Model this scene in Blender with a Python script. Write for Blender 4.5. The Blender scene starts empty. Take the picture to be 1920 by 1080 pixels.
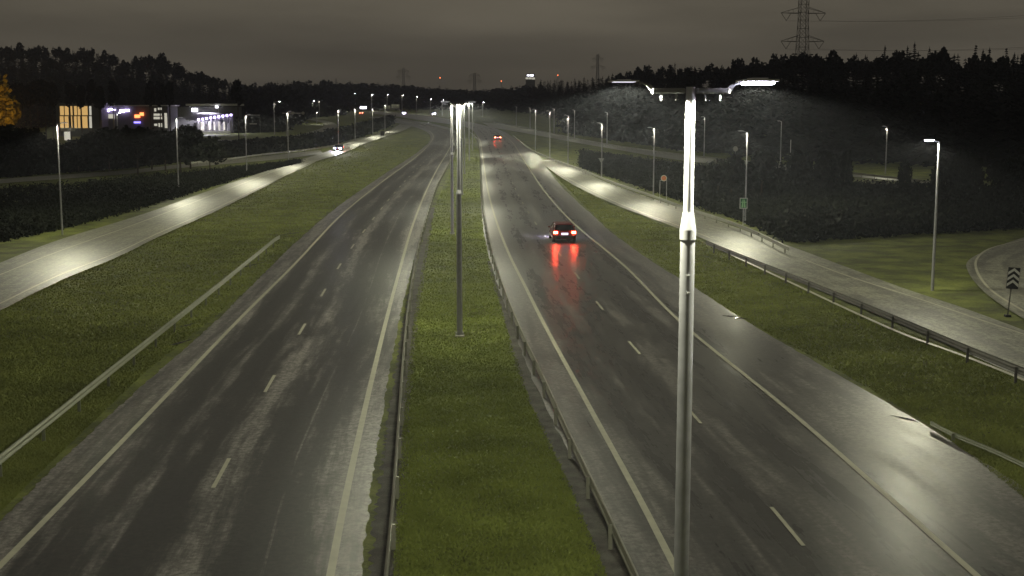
import bpy, bmesh, math, random
import numpy as np
from mathutils import Vector, Matrix
random.seed(7); rng = np.random.default_rng(7)
S = bpy.context.scene; COL = S.collection

# ---------------------------------------------------------------- camera, sky, exposure
FPX, HZ, CH = 2400.0, 200.0, 10.5            # focal length in photo pixels, horizon row, camera height
PIT = math.atan((540 - HZ) / FPX)
cam = bpy.data.cameras.new('camera'); camo = bpy.data.objects.new('camera', cam); COL.objects.link(camo)
camo.location = (0, 0, CH); camo.rotation_euler = (math.pi/2 - PIT, 0, 0)
cam.sensor_width = 36; cam.lens = FPX / 1920 * 36; cam.clip_start = .5; cam.clip_end = 6000
S.camera = camo
S.view_settings.view_transform = 'Standard'; S.view_settings.look = 'None'
S.view_settings.exposure = 0.95; S.view_settings.gamma = 1; S.view_settings.use_curve_mapping = False
W = bpy.data.worlds.new('World'); S.world = W; W.use_nodes = True
wn, wl = W.node_tree.nodes, W.node_tree.links
bg = wn['Background']; bg.inputs['Strength'].default_value = .93
tc = wn.new('ShaderNodeTexCoord'); sp = wn.new('ShaderNodeSeparateXYZ'); wl.new(tc.outputs['Generated'], sp.inputs[0])
rp = wn.new('ShaderNodeValToRGB'); wl.new(sp.outputs['Z'], rp.inputs[0])
for i, (p, c) in enumerate([(0.0, (.036, .0315, .0245)), (.025, (.049, .042, .031)), (.07, (.064, .056, .041)), (.5, (.057, .053, .043))]):
    e_ = rp.color_ramp.elements[i] if i < 2 else rp.color_ramp.elements.new(p)
    e_.position = p; e_.color = (*c, 1)
mp = wn.new('ShaderNodeMapping'); mp.inputs['Scale'].default_value = (1.6, 1.6, 11); wl.new(tc.outputs['Generated'], mp.inputs[0])
nz = wn.new('ShaderNodeTexNoise'); nz.inputs['Scale'].default_value = 2.0; nz.inputs['Detail'].default_value = 5; wl.new(mp.outputs[0], nz.inputs[0])
mr = wn.new('ShaderNodeMapRange'); mr.inputs[1].default_value = .3; mr.inputs[2].default_value = .7; mr.inputs[3].default_value = .68; mr.inputs[4].default_value = 1.22
wl.new(nz.outputs[0], mr.inputs[0])
vm = wn.new('ShaderNodeVectorMath'); vm.operation = 'SCALE'; wl.new(rp.outputs[0], vm.inputs[0]); wl.new(mr.outputs[0], vm.inputs['Scale'])
wl.new(vm.outputs[0], bg.inputs['Color'])
LAMPK = 1.0                                    # one factor over all street lamp powers

# ---------------------------------------------------------------- terrain and photo-ray helpers
def e0(Y): t = Y - 280; return .00625 * (t + math.sqrt(t*t + 1600))
E28 = e0(28.)
def e(Y): return e0(Y) - E28 if Y > 28 else 0.0
def interp(x, tab): return float(np.interp(x, [a for a, b in tab], [b for a, b in tab]))
SKY = [(-400,88),(0,86),(100,88),(180,96),(240,108),(300,103),(345,124),(400,140),(440,152),(500,151),(560,146),(650,146),(750,150),(830,156),(900,161),(960,153),(1050,147),(1130,142),(1200,128),(1300,124),(1400,114),(1470,100),(1500,95),(1560,99),(1600,106),(1650,96),(1750,94),(1830,106),(1920,104),(2400,100)]
Y0T = [(-400,480),(450,470),(520,520),(560,650),(650,900),(930,930),(1000,760),(1100,440),(1300,292),(1500,240),(2000,205),(2400,205)]
Y1T = [(-400,660),(450,660),(520,780),(650,1090),(930,1090),(1000,900),(1100,640),(1300,450),(1500,370),(2000,320),(2400,320)]
def hillz(X, Y):
    if Y < 150: return 0.0
    px = 960 + FPX * X / Y
    px = max(-400, min(2400, px))
    y0, y1 = interp(px, Y0T), interp(px, Y1T)
    if Y <= y0: return 0.0
    top = CH + (HZ - interp(px, SKY)) * y1 / FPX - 16.5 - e(y1)
    t = min(1, (Y - y0) / (y1 - y0)); t = t*t*(3 - 2*t)
    return max(0, top) * t
def gz(X, Y): return e(Y) + hillz(X, Y)
cp_, sp_ = math.cos(PIT), math.sin(PIT)
def ray(px, py):
    v = (540 - py)/FPX; u = (px - 960)/FPX
    return u, cp_ + v*sp_, -sp_ + v*cp_
def P(px, py, h=0.0):
    """point of the terrain (raised by h) seen at a photo pixel"""
    u, dy, dz = ray(px, py)
    lo, hi = 0.0, 1300/dy
    for _ in range(50):
        m = (lo + hi)/2
        if CH + m*dz - e(m*dy) - h > 0: lo = m
        else: hi = m
    return Vector((u*lo, dy*lo, CH + lo*dz))
def ZT(Y, py):                                  # height seen at row py at distance Y
    u, dy, dz = ray(960, py); return CH + Y/dy*dz
def XT(Y, px, py=200):
    u, dy, dz = ray(px, py); return Y/dy*u
def AT(px, py, Y): return Vector((XT(Y, px, py), Y, ZT(Y, py)))

# ---------------------------------------------------------------- object helpers
def tag(o, label=None, cat=None, group=None, kind=None):
    if label: o['label'] = label
    if cat: o['category'] = cat
    if group: o['group'] = group
    if kind: o['kind'] = kind
    return o
def empty(name, loc=(0,0,0), rz=0, label=None, cat=None, group=None):
    o = bpy.data.objects.new(name, None); COL.objects.link(o); o.location = loc; o.rotation_euler = (0,0,rz)
    o.empty_display_size = .3
    return tag(o, label, cat, group)
def link(name, me, parent=None, loc=None, mat=None):
    if mat is not None and len(me.materials) == 0: me.materials.append(mat)
    o = bpy.data.objects.new(name, me); COL.objects.link(o)
    if parent: o.parent = parent
    if loc is not None: o.location = loc
    return o
def arrmesh(name, V, F, smooth=False):
    V = np.asarray(V, dtype=np.float32); F = np.asarray(F, dtype=np.int32); n, k = F.shape
    me = bpy.data.meshes.new(name); me.vertices.add(len(V)); me.vertices.foreach_set('co', V.ravel())
    me.loops.add(n*k); me.loops.foreach_set('vertex_index', F.ravel())
    me.polygons.add(n); me.polygons.foreach_set('loop_start', np.arange(0, n*k, k, dtype=np.int32))
    me.polygons.foreach_set('loop_total', np.full(n, k, dtype=np.int32))
    me.update(calc_edges=True)
    if smooth: me.polygons.foreach_set('use_smooth', np.ones(n, dtype=bool))
    return me
class MB:
    def __init__(s): s.bm = bmesh.new()
    def box(s, c, d, rot=None, bev=0):
        r = bmesh.ops.create_cube(s.bm, size=1)
        M = Matrix.Translation(c) @ (rot.to_4x4() if rot else Matrix()) @ Matrix.Diagonal((*d, 1))
        bmesh.ops.transform(s.bm, matrix=M, verts=r['verts'])
        if bev:
            ed = list({e2 for v in r['verts'] for e2 in v.link_edges})
            bmesh.ops.bevel(s.bm, geom=ed, offset=bev, segments=1, affect='EDGES')
        return s
    def tube(s, a, b, r0, r1=None, n=8):
        a, b = Vector(a), Vector(b); d = b - a
        r1 = r0 if r1 is None else r1
        q = d.to_track_quat('Z', 'Y').to_matrix().to_4x4()
        r = bmesh.ops.create_cone(s.bm, cap_ends=True, segments=n, radius1=r0, radius2=max(r1, 1e-4), depth=d.length)
        bmesh.ops.transform(s.bm, matrix=Matrix.Translation((a + b)/2) @ q, verts=r['verts'])
        return s
    def poly(s, pts, depth, axis=Vector((0,1,0))):
        vs = [s.bm.verts.new(p) for p in pts]; f = s.bm.faces.new(vs)
        r = bmesh.ops.extrude_face_region(s.bm, geom=[f])
        bmesh.ops.translate(s.bm, verts=[g for g in r['geom'] if isinstance(g, bmesh.types.BMVert)], vec=axis*depth)
        bmesh.ops.recalc_face_normals(s.bm, faces=s.bm.faces)
        return s
    def mesh(s, name, mat=None, smooth=False):
        me = bpy.data.meshes.new(name); bmesh.ops.recalc_face_normals(s.bm, faces=s.bm.faces); s.bm.to_mesh(me); s.bm.free()
        if mat: me.materials.append(mat)
        if smooth:
            for p in me.polygons: p.use_smooth = True
            try: me.set_sharp_from_angle(angle=math.radians(40))
            except Exception: pass
        return me
    def build(s, name, mat, parent=None, smooth=False, loc=None): return link(name, s.mesh(name, mat, smooth), parent, loc)

# ---------------------------------------------------------------- materials
def newmat(name):
    m = bpy.data.materials.new(name); m.use_nodes = True
    return m, m.node_tree.nodes, m.node_tree.links, m.node_tree.nodes['Principled BSDF']
def simple(name, col, rough=.6, metal=0, spec=.5, noise=.15, scale=4):
    m, n, l, b = newmat(name)
    b.inputs['Roughness'].default_value = rough; b.inputs['Metallic'].default_value = metal
    b.inputs['Specular IOR Level'].default_value = spec
    tc = n.new('ShaderNodeTexCoord'); z = n.new('ShaderNodeTexNoise'); z.inputs['Scale'].default_value = scale; z.inputs['Detail'].default_value = 4
    l.new(tc.outputs['Object'], z.inputs[0])
    mx = n.new('ShaderNodeMix'); mx.data_type = 'RGBA'
    mx.inputs[6].default_value = (*[c*(1-noise) for c in col], 1); mx.inputs[7].default_value = (*[min(1, c*(1+noise)) for c in col], 1)
    l.new(z.outputs[0], mx.inputs[0]); l.new(mx.outputs[2], b.inputs['Base Color'])
    return m
def glow(name, col, strength):
    m, n, l, b = newmat(name)
    b.inputs['Base Color'].default_value = (*col, 1); b.inputs['Roughness'].default_value = .4
    b.inputs['Emission Color'].default_value = (*col, 1); b.inputs['Emission Strength'].default_value = strength
    return m
def ramp(n, pts):
    r = n.new('ShaderNodeValToRGB')
    while len(r.color_ramp.elements) < len(pts): r.color_ramp.elements.new(.5)
    for el, (p, c) in zip(r.color_ramp.elements, pts): el.position = p; el.color = (*c, 1) if len(c) == 3 else c
    return r
def math_(n, l, op, a, b=None, clamp=False):
    m = n.new('ShaderNodeMath'); m.operation = op; m.use_clamp = clamp
    for i, x in enumerate((a, b)):
        if x is None: continue
        if isinstance(x, (int, float)): m.inputs[i].default_value = x
        else: l.new(x, m.inputs[i])
    return m.outputs[0]
def asphalt(name, base=(.05,.048,.046), wet=.8, r0=.16, r1=.5, tracks=(), c0=.1, c1=.34, hi=3.2, sw=.35, tw=.09, seam=None):
    """wet asphalt; UV is (metres across, metres along); tracks are wheel path centres in metres"""
    m, n, l, b = newmat(name)
    uv = n.new('ShaderNodeUVMap'); tc = n.new('ShaderNodeTexCoord')
    sx = n.new('ShaderNodeSeparateXYZ'); l.new(uv.outputs[0], sx.inputs[0])
    # streaks drawn out along the road
    st = n.new('ShaderNodeMapping'); st.inputs['Scale'].default_value = (1.1, .06, 1); l.new(uv.outputs[0], st.inputs[0])
    ns = n.new('ShaderNodeTexNoise'); ns.inputs['Scale'].default_value = 1.0; ns.inputs['Detail'].default_value = 12; ns.inputs['Roughness'].default_value = .62; l.new(st.outputs[0], ns.inputs[0])
    nb = n.new('ShaderNodeTexNoise'); nb.inputs['Scale'].default_value = .5; nb.inputs['Detail'].default_value = 12; nb.inputs['Roughness'].default_value = .72; l.new(tc.outputs['Object'], nb.inputs[0])
    nf = n.new('ShaderNodeTexNoise'); nf.inputs['Scale'].default_value = 6; nf.inputs['Detail'].default_value = 5; nf.inputs['Roughness'].default_value = .8; l.new(tc.outputs['Object'], nf.inputs[0])
    tr = None
    for c, w_ in tracks:
        d = math_(n, l, 'ABSOLUTE', math_(n, l, 'SUBTRACT', sx.outputs[0], c))
        g = math_(n, l, 'SUBTRACT', 1.0, math_(n, l, 'DIVIDE', d, w_), True)
        tr = g if tr is None else math_(n, l, 'MAXIMUM', tr, g)
    s2 = n.new('ShaderNodeMapping'); s2.inputs['Scale'].default_value = (3.6, .28, 1); l.new(uv.outputs[0], s2.inputs[0])
    n2 = n.new('ShaderNodeTexNoise'); n2.inputs['Scale'].default_value = 1.0; n2.inputs['Detail'].default_value = 10; n2.inputs['Roughness'].default_value = .7; l.new(s2.outputs[0], n2.inputs[0])
    mix = math_(n, l, 'ADD', math_(n, l, 'ADD', math_(n, l, 'MULTIPLY', ns.outputs[0], .45), math_(n, l, 'MULTIPLY', n2.outputs[0], sw)), math_(n, l, 'MULTIPLY', nb.outputs[0], .55-sw))
    if tr is not None:
        trs = math_(n, l, 'MULTIPLY', math_(n, l, 'POWER', tr, .8), tw)
        mix = math_(n, l, 'SUBTRACT', mix, trs)
    if seam:
        d = math_(n, l, 'ABSOLUTE', math_(n, l, 'SUBTRACT', sx.outputs[0], seam)); d = math_(n, l, 'ADD', d, math_(n, l, 'MULTIPLY', ns.outputs[0], .05))
        g = math_(n, l, 'MULTIPLY', math_(n, l, 'LESS_THAN', d, .055), .07); mix = math_(n, l, 'ADD', mix, g)
    # colour: wet sheen painted in with pale wear between tracks, dark bitumen in them
    rc = ramp(n, [(.34, [c*.5 for c in base]), (.425, [c*.9 for c in base]), (.48, [c*(1+hi)*.42 for c in base]), (.53, [c*hi for c in base])]); l.new(mix, rc.inputs[0])
    mg = n.new('ShaderNodeMix'); mg.data_type = 'RGBA'; mg.blend_type = 'MULTIPLY'; mg.inputs[0].default_value = .8
    rf = ramp(n, [(.38, (.25,.25,.25)), (.62, (1.8,1.8,1.8))]); l.new(nf.outputs[0], rf.inputs[0])
    l.new(rc.outputs[0], mg.inputs[6]); l.new(rf.outputs[0], mg.inputs[7]); l.new(mg.outputs[2], b.inputs['Base Color'])
    rr = n.new('ShaderNodeMapRange'); l.new(mix, rr.inputs[0]); rr.inputs[1].default_value = .3; rr.inputs[2].default_value = .65; rr.inputs[3].default_value = r0; rr.inputs[4].default_value = r1
    l.new(rr.outputs[0], b.inputs['Roughness'])
    b.inputs['Specular IOR Level'].default_value = .5
    b.inputs['Coat Weight'].default_value = wet
    rk = n.new('ShaderNodeMapRange'); l.new(mix, rk.inputs[0]); rk.inputs[1].default_value = .32; rk.inputs[2].default_value = .6; rk.inputs[3].default_value = c0; rk.inputs[4].default_value = c1
    l.new(rk.outputs[0], b.inputs['Coat Roughness']); b.inputs['Coat IOR'].default_value = 1.33
    bp = n.new('ShaderNodeBump'); bp.inputs['Strength'].default_value = .35; bp.inputs['Distance'].default_value = .012; l.new(nf.outputs[0], bp.inputs['Height']); l.new(bp.outputs[0], b.inputs['Normal'])
    return m
def grass_mat(name, cols, sc=.4, fine=6):
    m, n, l, b = newmat(name)
    tc = n.new('ShaderNodeTexCoord')
    n1 = n.new('ShaderNodeTexNoise'); n1.inputs['Scale'].default_value = sc; n1.inputs['Detail'].default_value = 8; n1.inputs['Roughness'].default_value = .65
    n2 = n.new('ShaderNodeTexNoise'); n2.inputs['Scale'].default_value = fine; n2.inputs['Detail'].default_value = 6; n2.inputs['Roughness'].default_value = .8
    l.new(tc.outputs['Object'], n1.inputs[0]); l.new(tc.outputs['Object'], n2.inputs[0])
    f = math_(n, l, 'ADD', math_(n, l, 'MULTIPLY', n1.outputs[0], .6), math_(n, l, 'MULTIPLY', n2.outputs[0], .4))
    rc = ramp(n, [(.36, cols[0]), (.46, cols[1]), (.53, cols[2]), (.62, cols[3])]); l.new(f, rc.inputs[0])
    l.new(rc.outputs[0], b.inputs['Base Color']); b.inputs['Roughness'].default_value = .75; b.inputs['Specular IOR Level'].default_value = .25
    bp = n.new('ShaderNodeBump'); bp.inputs['Strength'].default_value = .9; bp.inputs['Distance'].default_value = .08; l.new(n2.outputs[0], bp.inputs['Height']); l.new(bp.outputs[0], b.inputs['Normal'])
    return m
M = {}
M['ground'] = grass_mat('verge_grass', [(.065,.06,.03), (.10,.115,.036), (.165,.19,.046), (.24,.27,.07)])
M['scrubground'] = grass_mat('scrub_ground', [(.012,.013,.008), (.02,.026,.012), (.03,.036,.016), (.045,.05,.022)])
M['median'] = grass_mat('median_grass', [(.09,.088,.04), (.13,.155,.042), (.19,.23,.055), (.26,.30,.08)], .3, 11)
M['gravel'] = grass_mat('gravel_verge', [(.05,.047,.04), (.085,.08,.068), (.12,.115,.095), (.17,.165,.14)], 1.1, 26)
M['asphL'] = asphalt('asphalt_left', tracks=((2.2,1.1),(3.9,1.2),(6.4,1.0),(7.5,1.0)), base=(.030,.028,.026), wet=.22, r0=.42, c0=.28, c1=.5, hi=6.8, seam=7.0, tw=.12)
M['asphR'] = asphalt('asphalt_right', tracks=((2.6,1.1),(4.2,1.1),(6.6,1.1),(8.2,1.0)), base=(.028,.026,.024), wet=.5, r0=.4, c0=.20, c1=.5, hi=4.6, tw=.11)
M['asphS'] = asphalt('asphalt_side', base=(.13,.13,.10), wet=.5, r0=.45, r1=.7, c0=.34, c1=.55, hi=2.0, sw=.12)
M['line'] = simple('road_paint', (.50,.49,.38), .5, noise=.25, scale=3)
M['puddle'] = simple('water', (.02,.02,.02), .03, noise=.1); M['puddle'].node_tree.nodes['Principled BSDF'].inputs['IOR'].default_value = 1.33
M['galv'] = simple('galvanised_steel', (.52,.52,.53), .5, .25, noise=.18, scale=6)
M['pole'] = simple('pole_zinc', (.38,.38,.41), .55, .1, noise=.35, scale=7)
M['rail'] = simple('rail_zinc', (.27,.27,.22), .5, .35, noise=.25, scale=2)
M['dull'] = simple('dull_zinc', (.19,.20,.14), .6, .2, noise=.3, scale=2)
M['arm'] = simple('arm_zinc', (.16,.16,.165), .6, .1, noise=.3, scale=9)
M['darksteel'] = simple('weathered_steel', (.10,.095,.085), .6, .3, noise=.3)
M['concrete'] = simple('concrete', (.38,.36,.32), .8, noise=.2)
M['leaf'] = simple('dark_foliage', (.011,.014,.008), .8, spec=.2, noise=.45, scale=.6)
M['leafy'] = simple('lamplit_foliage', (.20,.17,.04), .8, spec=.2, noise=.4, scale=.8)  # yellow of the sodium lamp is put into the leaf colour
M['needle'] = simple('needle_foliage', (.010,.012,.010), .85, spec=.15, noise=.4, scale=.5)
M['bark'] = simple('bark', (.06,.045,.03), .9, noise=.4)
M['blade'] = simple('grass_blade', (.225,.265,.062), .7, spec=.2, noise=.6, scale=.5)
M['vblade'] = simple('verge_blade', (.21,.235,.062), .7, spec=.2, noise=.65, scale=.35)
M['wall'] = simple('dark_cladding', (.10,.10,.095), .7, noise=.2, scale=.4)
M['paleWall'] = simple('pale_cladding', (.5,.5,.46), .7, noise=.1)
M['black'] = simple('black_plastic', (.012,.012,.013), .45)
M['rubber'] = simple('rubber', (.02,.02,.02), .8)
M['glass'] = simple('car_glass', (.01,.012,.014), .08)
M['lampglow'] = glow('lit_lens', (.86,.84,1.0), 60)
M['dimglow'] = glow('dim_lens', (.9,.9,1.0), .5)
M['sodium'] = glow('sodium_lens', (1,.5,.08), 30)
M['violet'] = glow('violet_white_light', (.62,.5,1.0), 7)
M['white_l'] = glow('white_lit_panel', (.9,.88,1), 3)
M['floor_l'] = glow('pale_glow', (.75,.72,.6), .35)
M['orange_l'] = glow('lit_pane_orange', (.75,.46,.16), .42)
M['red_l'] = glow('red_lit_sign', (1,.2,.06), 2.2)
M['blue_l'] = glow('blue_lit_sign', (.25,.2,1), 1.8)
M['tail'] = glow('tail_light_red', (1,.03,.012), 110)
M['tailcore'] = glow('tail_light_core', (1,.34,.16), 34)
M['head'] = glow('headlight', (.62,.55,1), 500)
M['plate_l'] = glow('lit_plate', (.75,.72,.95), .9)
for k in ('lampglow','dimglow','sodium'):
    M[k].cycles.emission_sampling = 'NONE'     # the lamps' own light objects carry their light

# ---------------------------------------------------------------- ground
def build_ground():
    ys = [-80,-40,-10,10,30,60,90,120,150,180,200] + list(range(210, 1400, 7))
    fr = sorted(set(list(np.linspace(-.75, .75, 151))))
    V = []; F = []
    for y in ys:
        for f in fr:
            yy = max(y, 150)
            x = f*yy if abs(f) < .75 else f*yy*3
            V.append((x, y, gz(x, y)))
    nx = len(fr)
    for j in range(len(ys)-1):
        for i in range(nx-1):
            a = j*nx+i; F.append((a, a+1, a+nx+1, a+nx))
    me = arrmesh('ground', V, F, True)
    tag(link('ground', me, mat=M['ground']), kind='structure')
build_ground()

def off(Y, k): return k * (1 + max(0, Y)/60)
def crom(pts, n):
    pts = [Vector(p) for p in pts]; out = []
    for i in range(len(pts)-1):
        p0 = pts[i-1] if i else pts[0]*2 - pts[1]
        p1, p2 = pts[i], pts[i+1]; p3 = pts[i+2] if i+2 < len(pts) else p2*2 - p1
        d1 = max((p1-p0).length, 1e-3)**.5; d2 = max((p2-p1).length, 1e-3)**.5; d3 = max((p3-p2).length, 1e-3)**.5
        m1 = (p2-p1) + d2*((p1-p0)/d1 - (p2-p0)/(d1+d2)) * 1.0 if False else None
        t0, t1 = 0, d1; t2 = t1 + d2; t3 = t2 + d3
        for k in range(n):
            t = t1 + (t2-t1)*k/n
            A1 = p0*((t1-t)/(t1-t0)) + p1*((t-t0)/(t1-t0)); A2 = p1*((t2-t)/(t2-t1)) + p2*((t-t1)/(t2-t1)); A3 = p2*((t3-t)/(t3-t2)) + p3*((t-t2)/(t3-t2))
            B1 = A1*((t2-t)/(t2-t0)) + A2*((t-t0)/(t2-t0)); B2 = A2*((t3-t)/(t3-t1)) + A3*((t-t1)/(t3-t1))
            out.append(B1*((t2-t)/(t2-t1)) + B2*((t-t1)/(t2-t1)))
    out.append(pts[-1]); return out
def strip(name, pairs, mat, k=.03, cols=6, n=8, kind='structure', ext=0, jag=0):
    A = [P(a[0], a[1]) for a, b in pairs]; B = [P(b[0], b[1]) for a, b in pairs]
    if ext:
        A.insert(0, A[0] + (A[0]-A[1]).normalized()*ext); B.insert(0, B[0] + (B[0]-B[1]).normalized()*ext)
    A, B = crom(A, n), crom(B, n)
    V = []; UV = []; s = 0; pc = None
    for i, (a, b) in enumerate(zip(A, B)):
        c = (a+b)/2
        if pc is not None: s += (c-pc).length
        pc = c; w = (b-a).length
        for j in range(cols+1):
            t = j/cols
            if jag and j in (0, cols): t += random.uniform(-jag, jag)/max(w, .5)
            q = a.lerp(b, t); V.append((q.x, q.y, e(q.y) + off(q.y, k))); UV.append((t*w, s))
    F = []
    for i in range(len(A)-1):
        for j in range(cols):
            q = i*(cols+1)+j; F.append((q, q+1, q+cols+2, q+cols+1))
    me = arrmesh(name, V, F, True)
    uvl = me.uv_layers.new(name='UVMap')
    idx = np.asarray(F, dtype=np.int32).ravel(); uvl.data.foreach_set('uv', np.asarray(UV, dtype=np.float32)[idx].ravel())
    bm = bmesh.new(); bm.from_mesh(me); bmesh.ops.recalc_face_normals(bm, faces=bm.faces)
    if sum(f.normal.z for f in bm.faces) < 0: bmesh.ops.reverse_faces(bm, faces=bm.faces)
    bm.to_mesh(me); bm.free()
    return tag(link(name, me, mat=mat), kind=kind)

R_PAIRS = [((1185,1080),(2180,1080)),((1095,900),(1893,900)),((1035,790),(1718,790)),((985,680),(1528,680)),((962,610),(1408,610)),((938,550),(1316,550)),((919,490),(1220,490)),((908,440),(1150,440)),((903,395),(1100,395)),((901,350),(1052,350)),((901,315),(1025,315)),((900,295),(1012,295)),((899,275),(988,276)),((896,260),(966,261)),((889,248),(946,249)),((875,240),(922,240)),((850,235),(880,230)),((800,228),(825,222)),((740,219),(755,213)),((690,213),(700,209))]
L_PAIRS = [((-90,1080),(676,1080)),((80,900),(699,900)),((240,750),(722,750)),((398,610),(747,610)),((470,540),(763,540)),((545,465),(783,465)),((632,390),(804,390)),((700,342),(824,342)),((748,310),(841,310)),((785,285),(853,285)),((806,265),(859,264)),((803,251),(858,251)),((782,241),(844,242)),((750,233),(812,234)),((716,226.5),(775,228)),((690,221),(725,219.5))]
S_PAIRS = [((-240,600),(-240,705)),((-100,538),(-100,635)),((0,495),(0,585)),((110,452),(110,530)),((215,420),(220,484)),((290,396),(300,445)),((390,360),(400,400)),((500,322),(500,350)),((560,302),(585,307)),((620,283),(645,288)),((655,267),(676,274)),((700,255),(716,260)),((735,243),(754,247)),((750,234),(772,238))]
F_PAIRS = [((-160,352),(-160,361)),((0,337),(0,345)),((110,329),(110,337)),((250,319),(250,326)),((330,310),(330,317)),((430,300),(430,308)),((520,291),(520,300)),((600,282),(606,289))]
Q_PAIRS = [((1012,303),(1032,301)),((1034,322),(1077,315)),((1078,350),(1140,345)),((1161,389),(1220,373)),((1265,428),(1335,412)),((1330,455),(1420,443)),((1400,487),(1487,466)),((1500,530),(1600,508)),((1640,590),(1700,545)),((1740,632),(1800,578)),((1890,700),(1925,624)),((2200,840),(2160,718))]
T_PAIRS = [((920,240),(905,231)),((960,246),(950,234)),((1073,267),(1050,254)),((1165,283),(1150,272)),((1290,303),(1284,292)),((1450,318),(1450,309)),((1620,334),(1620,326)),((1700,342),(1700,335)),((1920,368),(1920,360))]
U_PAIRS = [((1960,436),(2300,430)),((1915,449),(2300,470)),((1845,474),(2300,490)),((1814,493),(2300,500)),((1815,512),(2300,515)),((1838,543),(2300,540)),((1875,573),(2300,570)),((1930,606),(2300,600)),((2060,670),(2300,665))]
G_PAIRS = [((385,263),(385,269)),((450,263),(450,269)),((520,259),(520,266)),((575,250),(578,258)),((604,240),(622,246)),((608,234),(632,236)),((596,229),(618,229)),((570,224),(592,225))]
# slightly worn gravel verges lie below the pavement sheets
def grow(pairs, da, db): return [((a[0]-da*(a[1]-200)/100, a[1]), (b[0]+db*(b[1]-200)/100, b[1])) for a, b in pairs]
strip('gravel_verge', [((692,1080),(752,1080)),((712,900),(760,900)),((733,750),(768,750)),((756,610),(782,610)),((770,540),(792,540)),((788,465),(803,465)),((807,390),(816,390))], M['gravel'], .016, 3, 45, ext=14, jag=.10)
strip('gravel_verge', [((1120,1080),(1200,1080)),((1060,900),(1105,900)),((1008,790),(1045,790)),((965,680),(995,680)),((948,610),(968,610)),((930,550),(944,550)),((914,490),(924,490))], M['gravel'], .016, 3, 45, ext=14, jag=.10)
strip('median_grass', [((735,1080),(1140,1080)),((745,900),(1070,900)),((757,750),(1000,750)),((772,610),(952,610)),((782,540),(933,540)),((797,465),(914,465)),((815,390),(902,390)),((834,342),(900,342)),((848,310),(899,310)),((858,285),(897,285)),((862,264),(892,262)),((861,250),(882,247))], M['median'], .010, 6, 8, ext=14)
roadR = strip('motorway_carriageway', R_PAIRS, M['asphR'], .026, 10, 12, ext=16, jag=.05)
roadL = strip('motorway_carriageway', L_PAIRS, M['asphL'], .030, 10, 30, ext=16, jag=.05)
strip('slip_road', S_PAIRS, M['asphS'], .034, 6); strip('slip_road', Q_PAIRS, M['asphS'], .038, 6)
strip('country_road', F_PAIRS, M['asphS'], .022, 3); strip('ramp_road', T_PAIRS, M['asphS'], .020, 3)
strip('loop_road', U_PAIRS, M['asphS'], .040, 6); strip('hillside_road', G_PAIRS, M['asphS'], .024, 3)

def line(name, pts, w, k=.036, n=8, ext=0, dash=None, start=0, mat=None):
    Q = [P(*p) for p in pts]
    if ext: Q.insert(0, Q[0] + (Q[0]-Q[1]).normalized()*ext)
    Q = crom(Q, n)
    def quadstrip(seg):
        V = []
        for i, q in enumerate(seg):
            t = (seg[min(i+1, len(seg)-1)] - seg[max(i-1, 0)]); t.z = 0; t.normalize(); nn = Vector((-t.y, t.x, 0))
            for s_ in (-.5, .5):
                p = q + nn*w*s_; V.append((p.x, p.y, e(p.y) + off(p.y, k)))
        return V, [(2*i, 2*i+1, 2*i+3, 2*i+2) for i in range(len(seg)-1)]
    segs = [Q]
    if dash:
        segs = []; L = [0]
        for i in range(1, len(Q)): L.append(L[-1] + (Q[i]-Q[i-1]).length)
        def at(s_):
            j = min(max(np.searchsorted(L, s_)-1, 0), len(Q)-2); t = (s_-L[j])/(L[j+1]-L[j]); return Q[j].lerp(Q[j+1], t)
        s_ = start
        while s_ + dash[0] < L[-1]:
            segs.append([at(s_), at(s_+dash[0]/2), at(s_+dash[0])]); s_ += dash[1]
    return segs, quadstrip
def paint(parent_name, pts, w, **kw):
    segs, qs = line(parent_name, pts, w, **kw); out = []
    for s_ in segs:
        V, F = qs(s_); me = arrmesh(parent_name, V, F)
        o = link(parent_name, me, kw.get('parent'), mat=M['line']); out.append(o)
    return out
def child_paint(road, name, pts, w, **kw):
    for o in paint(name, pts, w, **kw): o.parent = road
LRE = [(620,1080),(640,975),(660,880),(682,780),(703,690),(725,600),(749,510),(772,430),(797,365),(822,315),(840,285),(850,262),(846,246)]
LLE = [(-15,1080),(150,912),(300,757),(450,600),(550,500),(640,405),(720,340),(775,300),(808,268),(812,255),(804,246)]
RLE = [(1272,1080),(1200,940),(1110,775),(1020,610),(985,540),(955,480),(930,415),(915,360),(907,310),(903,280),(899,262),(889,250)]
RRE = [(1828,1080),(1500,790),(1280,610),(1170,500),(1080,425),(1030,372),(1000,330),(975,290),(960,268),(940,252)]
child_paint(roadL, 'edge_line', LRE, .19, ext=14); child_paint(roadL, 'edge_line', LLE, .18, ext=14)
child_paint(roadR, 'edge_line', RLE, .18, ext=14); child_paint(roadR, 'edge_line', RRE, .18, ext=14)
def mid(A, B, ys):
    f = lambda T, y: float(np.interp(y, [p[1] for p in T][::-1], [p[0] for p in T][::-1]))
    return [((f(A, y)+f(B, y))/2, y) for y in ys]
cl = [(312,1080),(415,890),(507,720),(568,617),(608,548),(646,486),(688,428),(730,375),(770,330),(795,305),(815,285),(830,266)]
cr = mid(RLE, RRE, [1080,990,860,740,650,572,516,430,370,330,300,280,265]); cr = [((1473+ (x-1473)) if True else x, y) for x, y in cr]
def dash_start(pts, target_py):
    Q = crom([P(*p) for p in pts], 8); s_ = 0; tgt = P(pts[0][0], target_py).y
    for i in range(1, len(Q)):
        d = (Q[i]-Q[i-1]).length
        if Q[i].y >= tgt: return s_ + d*(tgt-Q[i-1].y)/max(Q[i].y-Q[i-1].y, 1e-6)
        s_ += d
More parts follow.
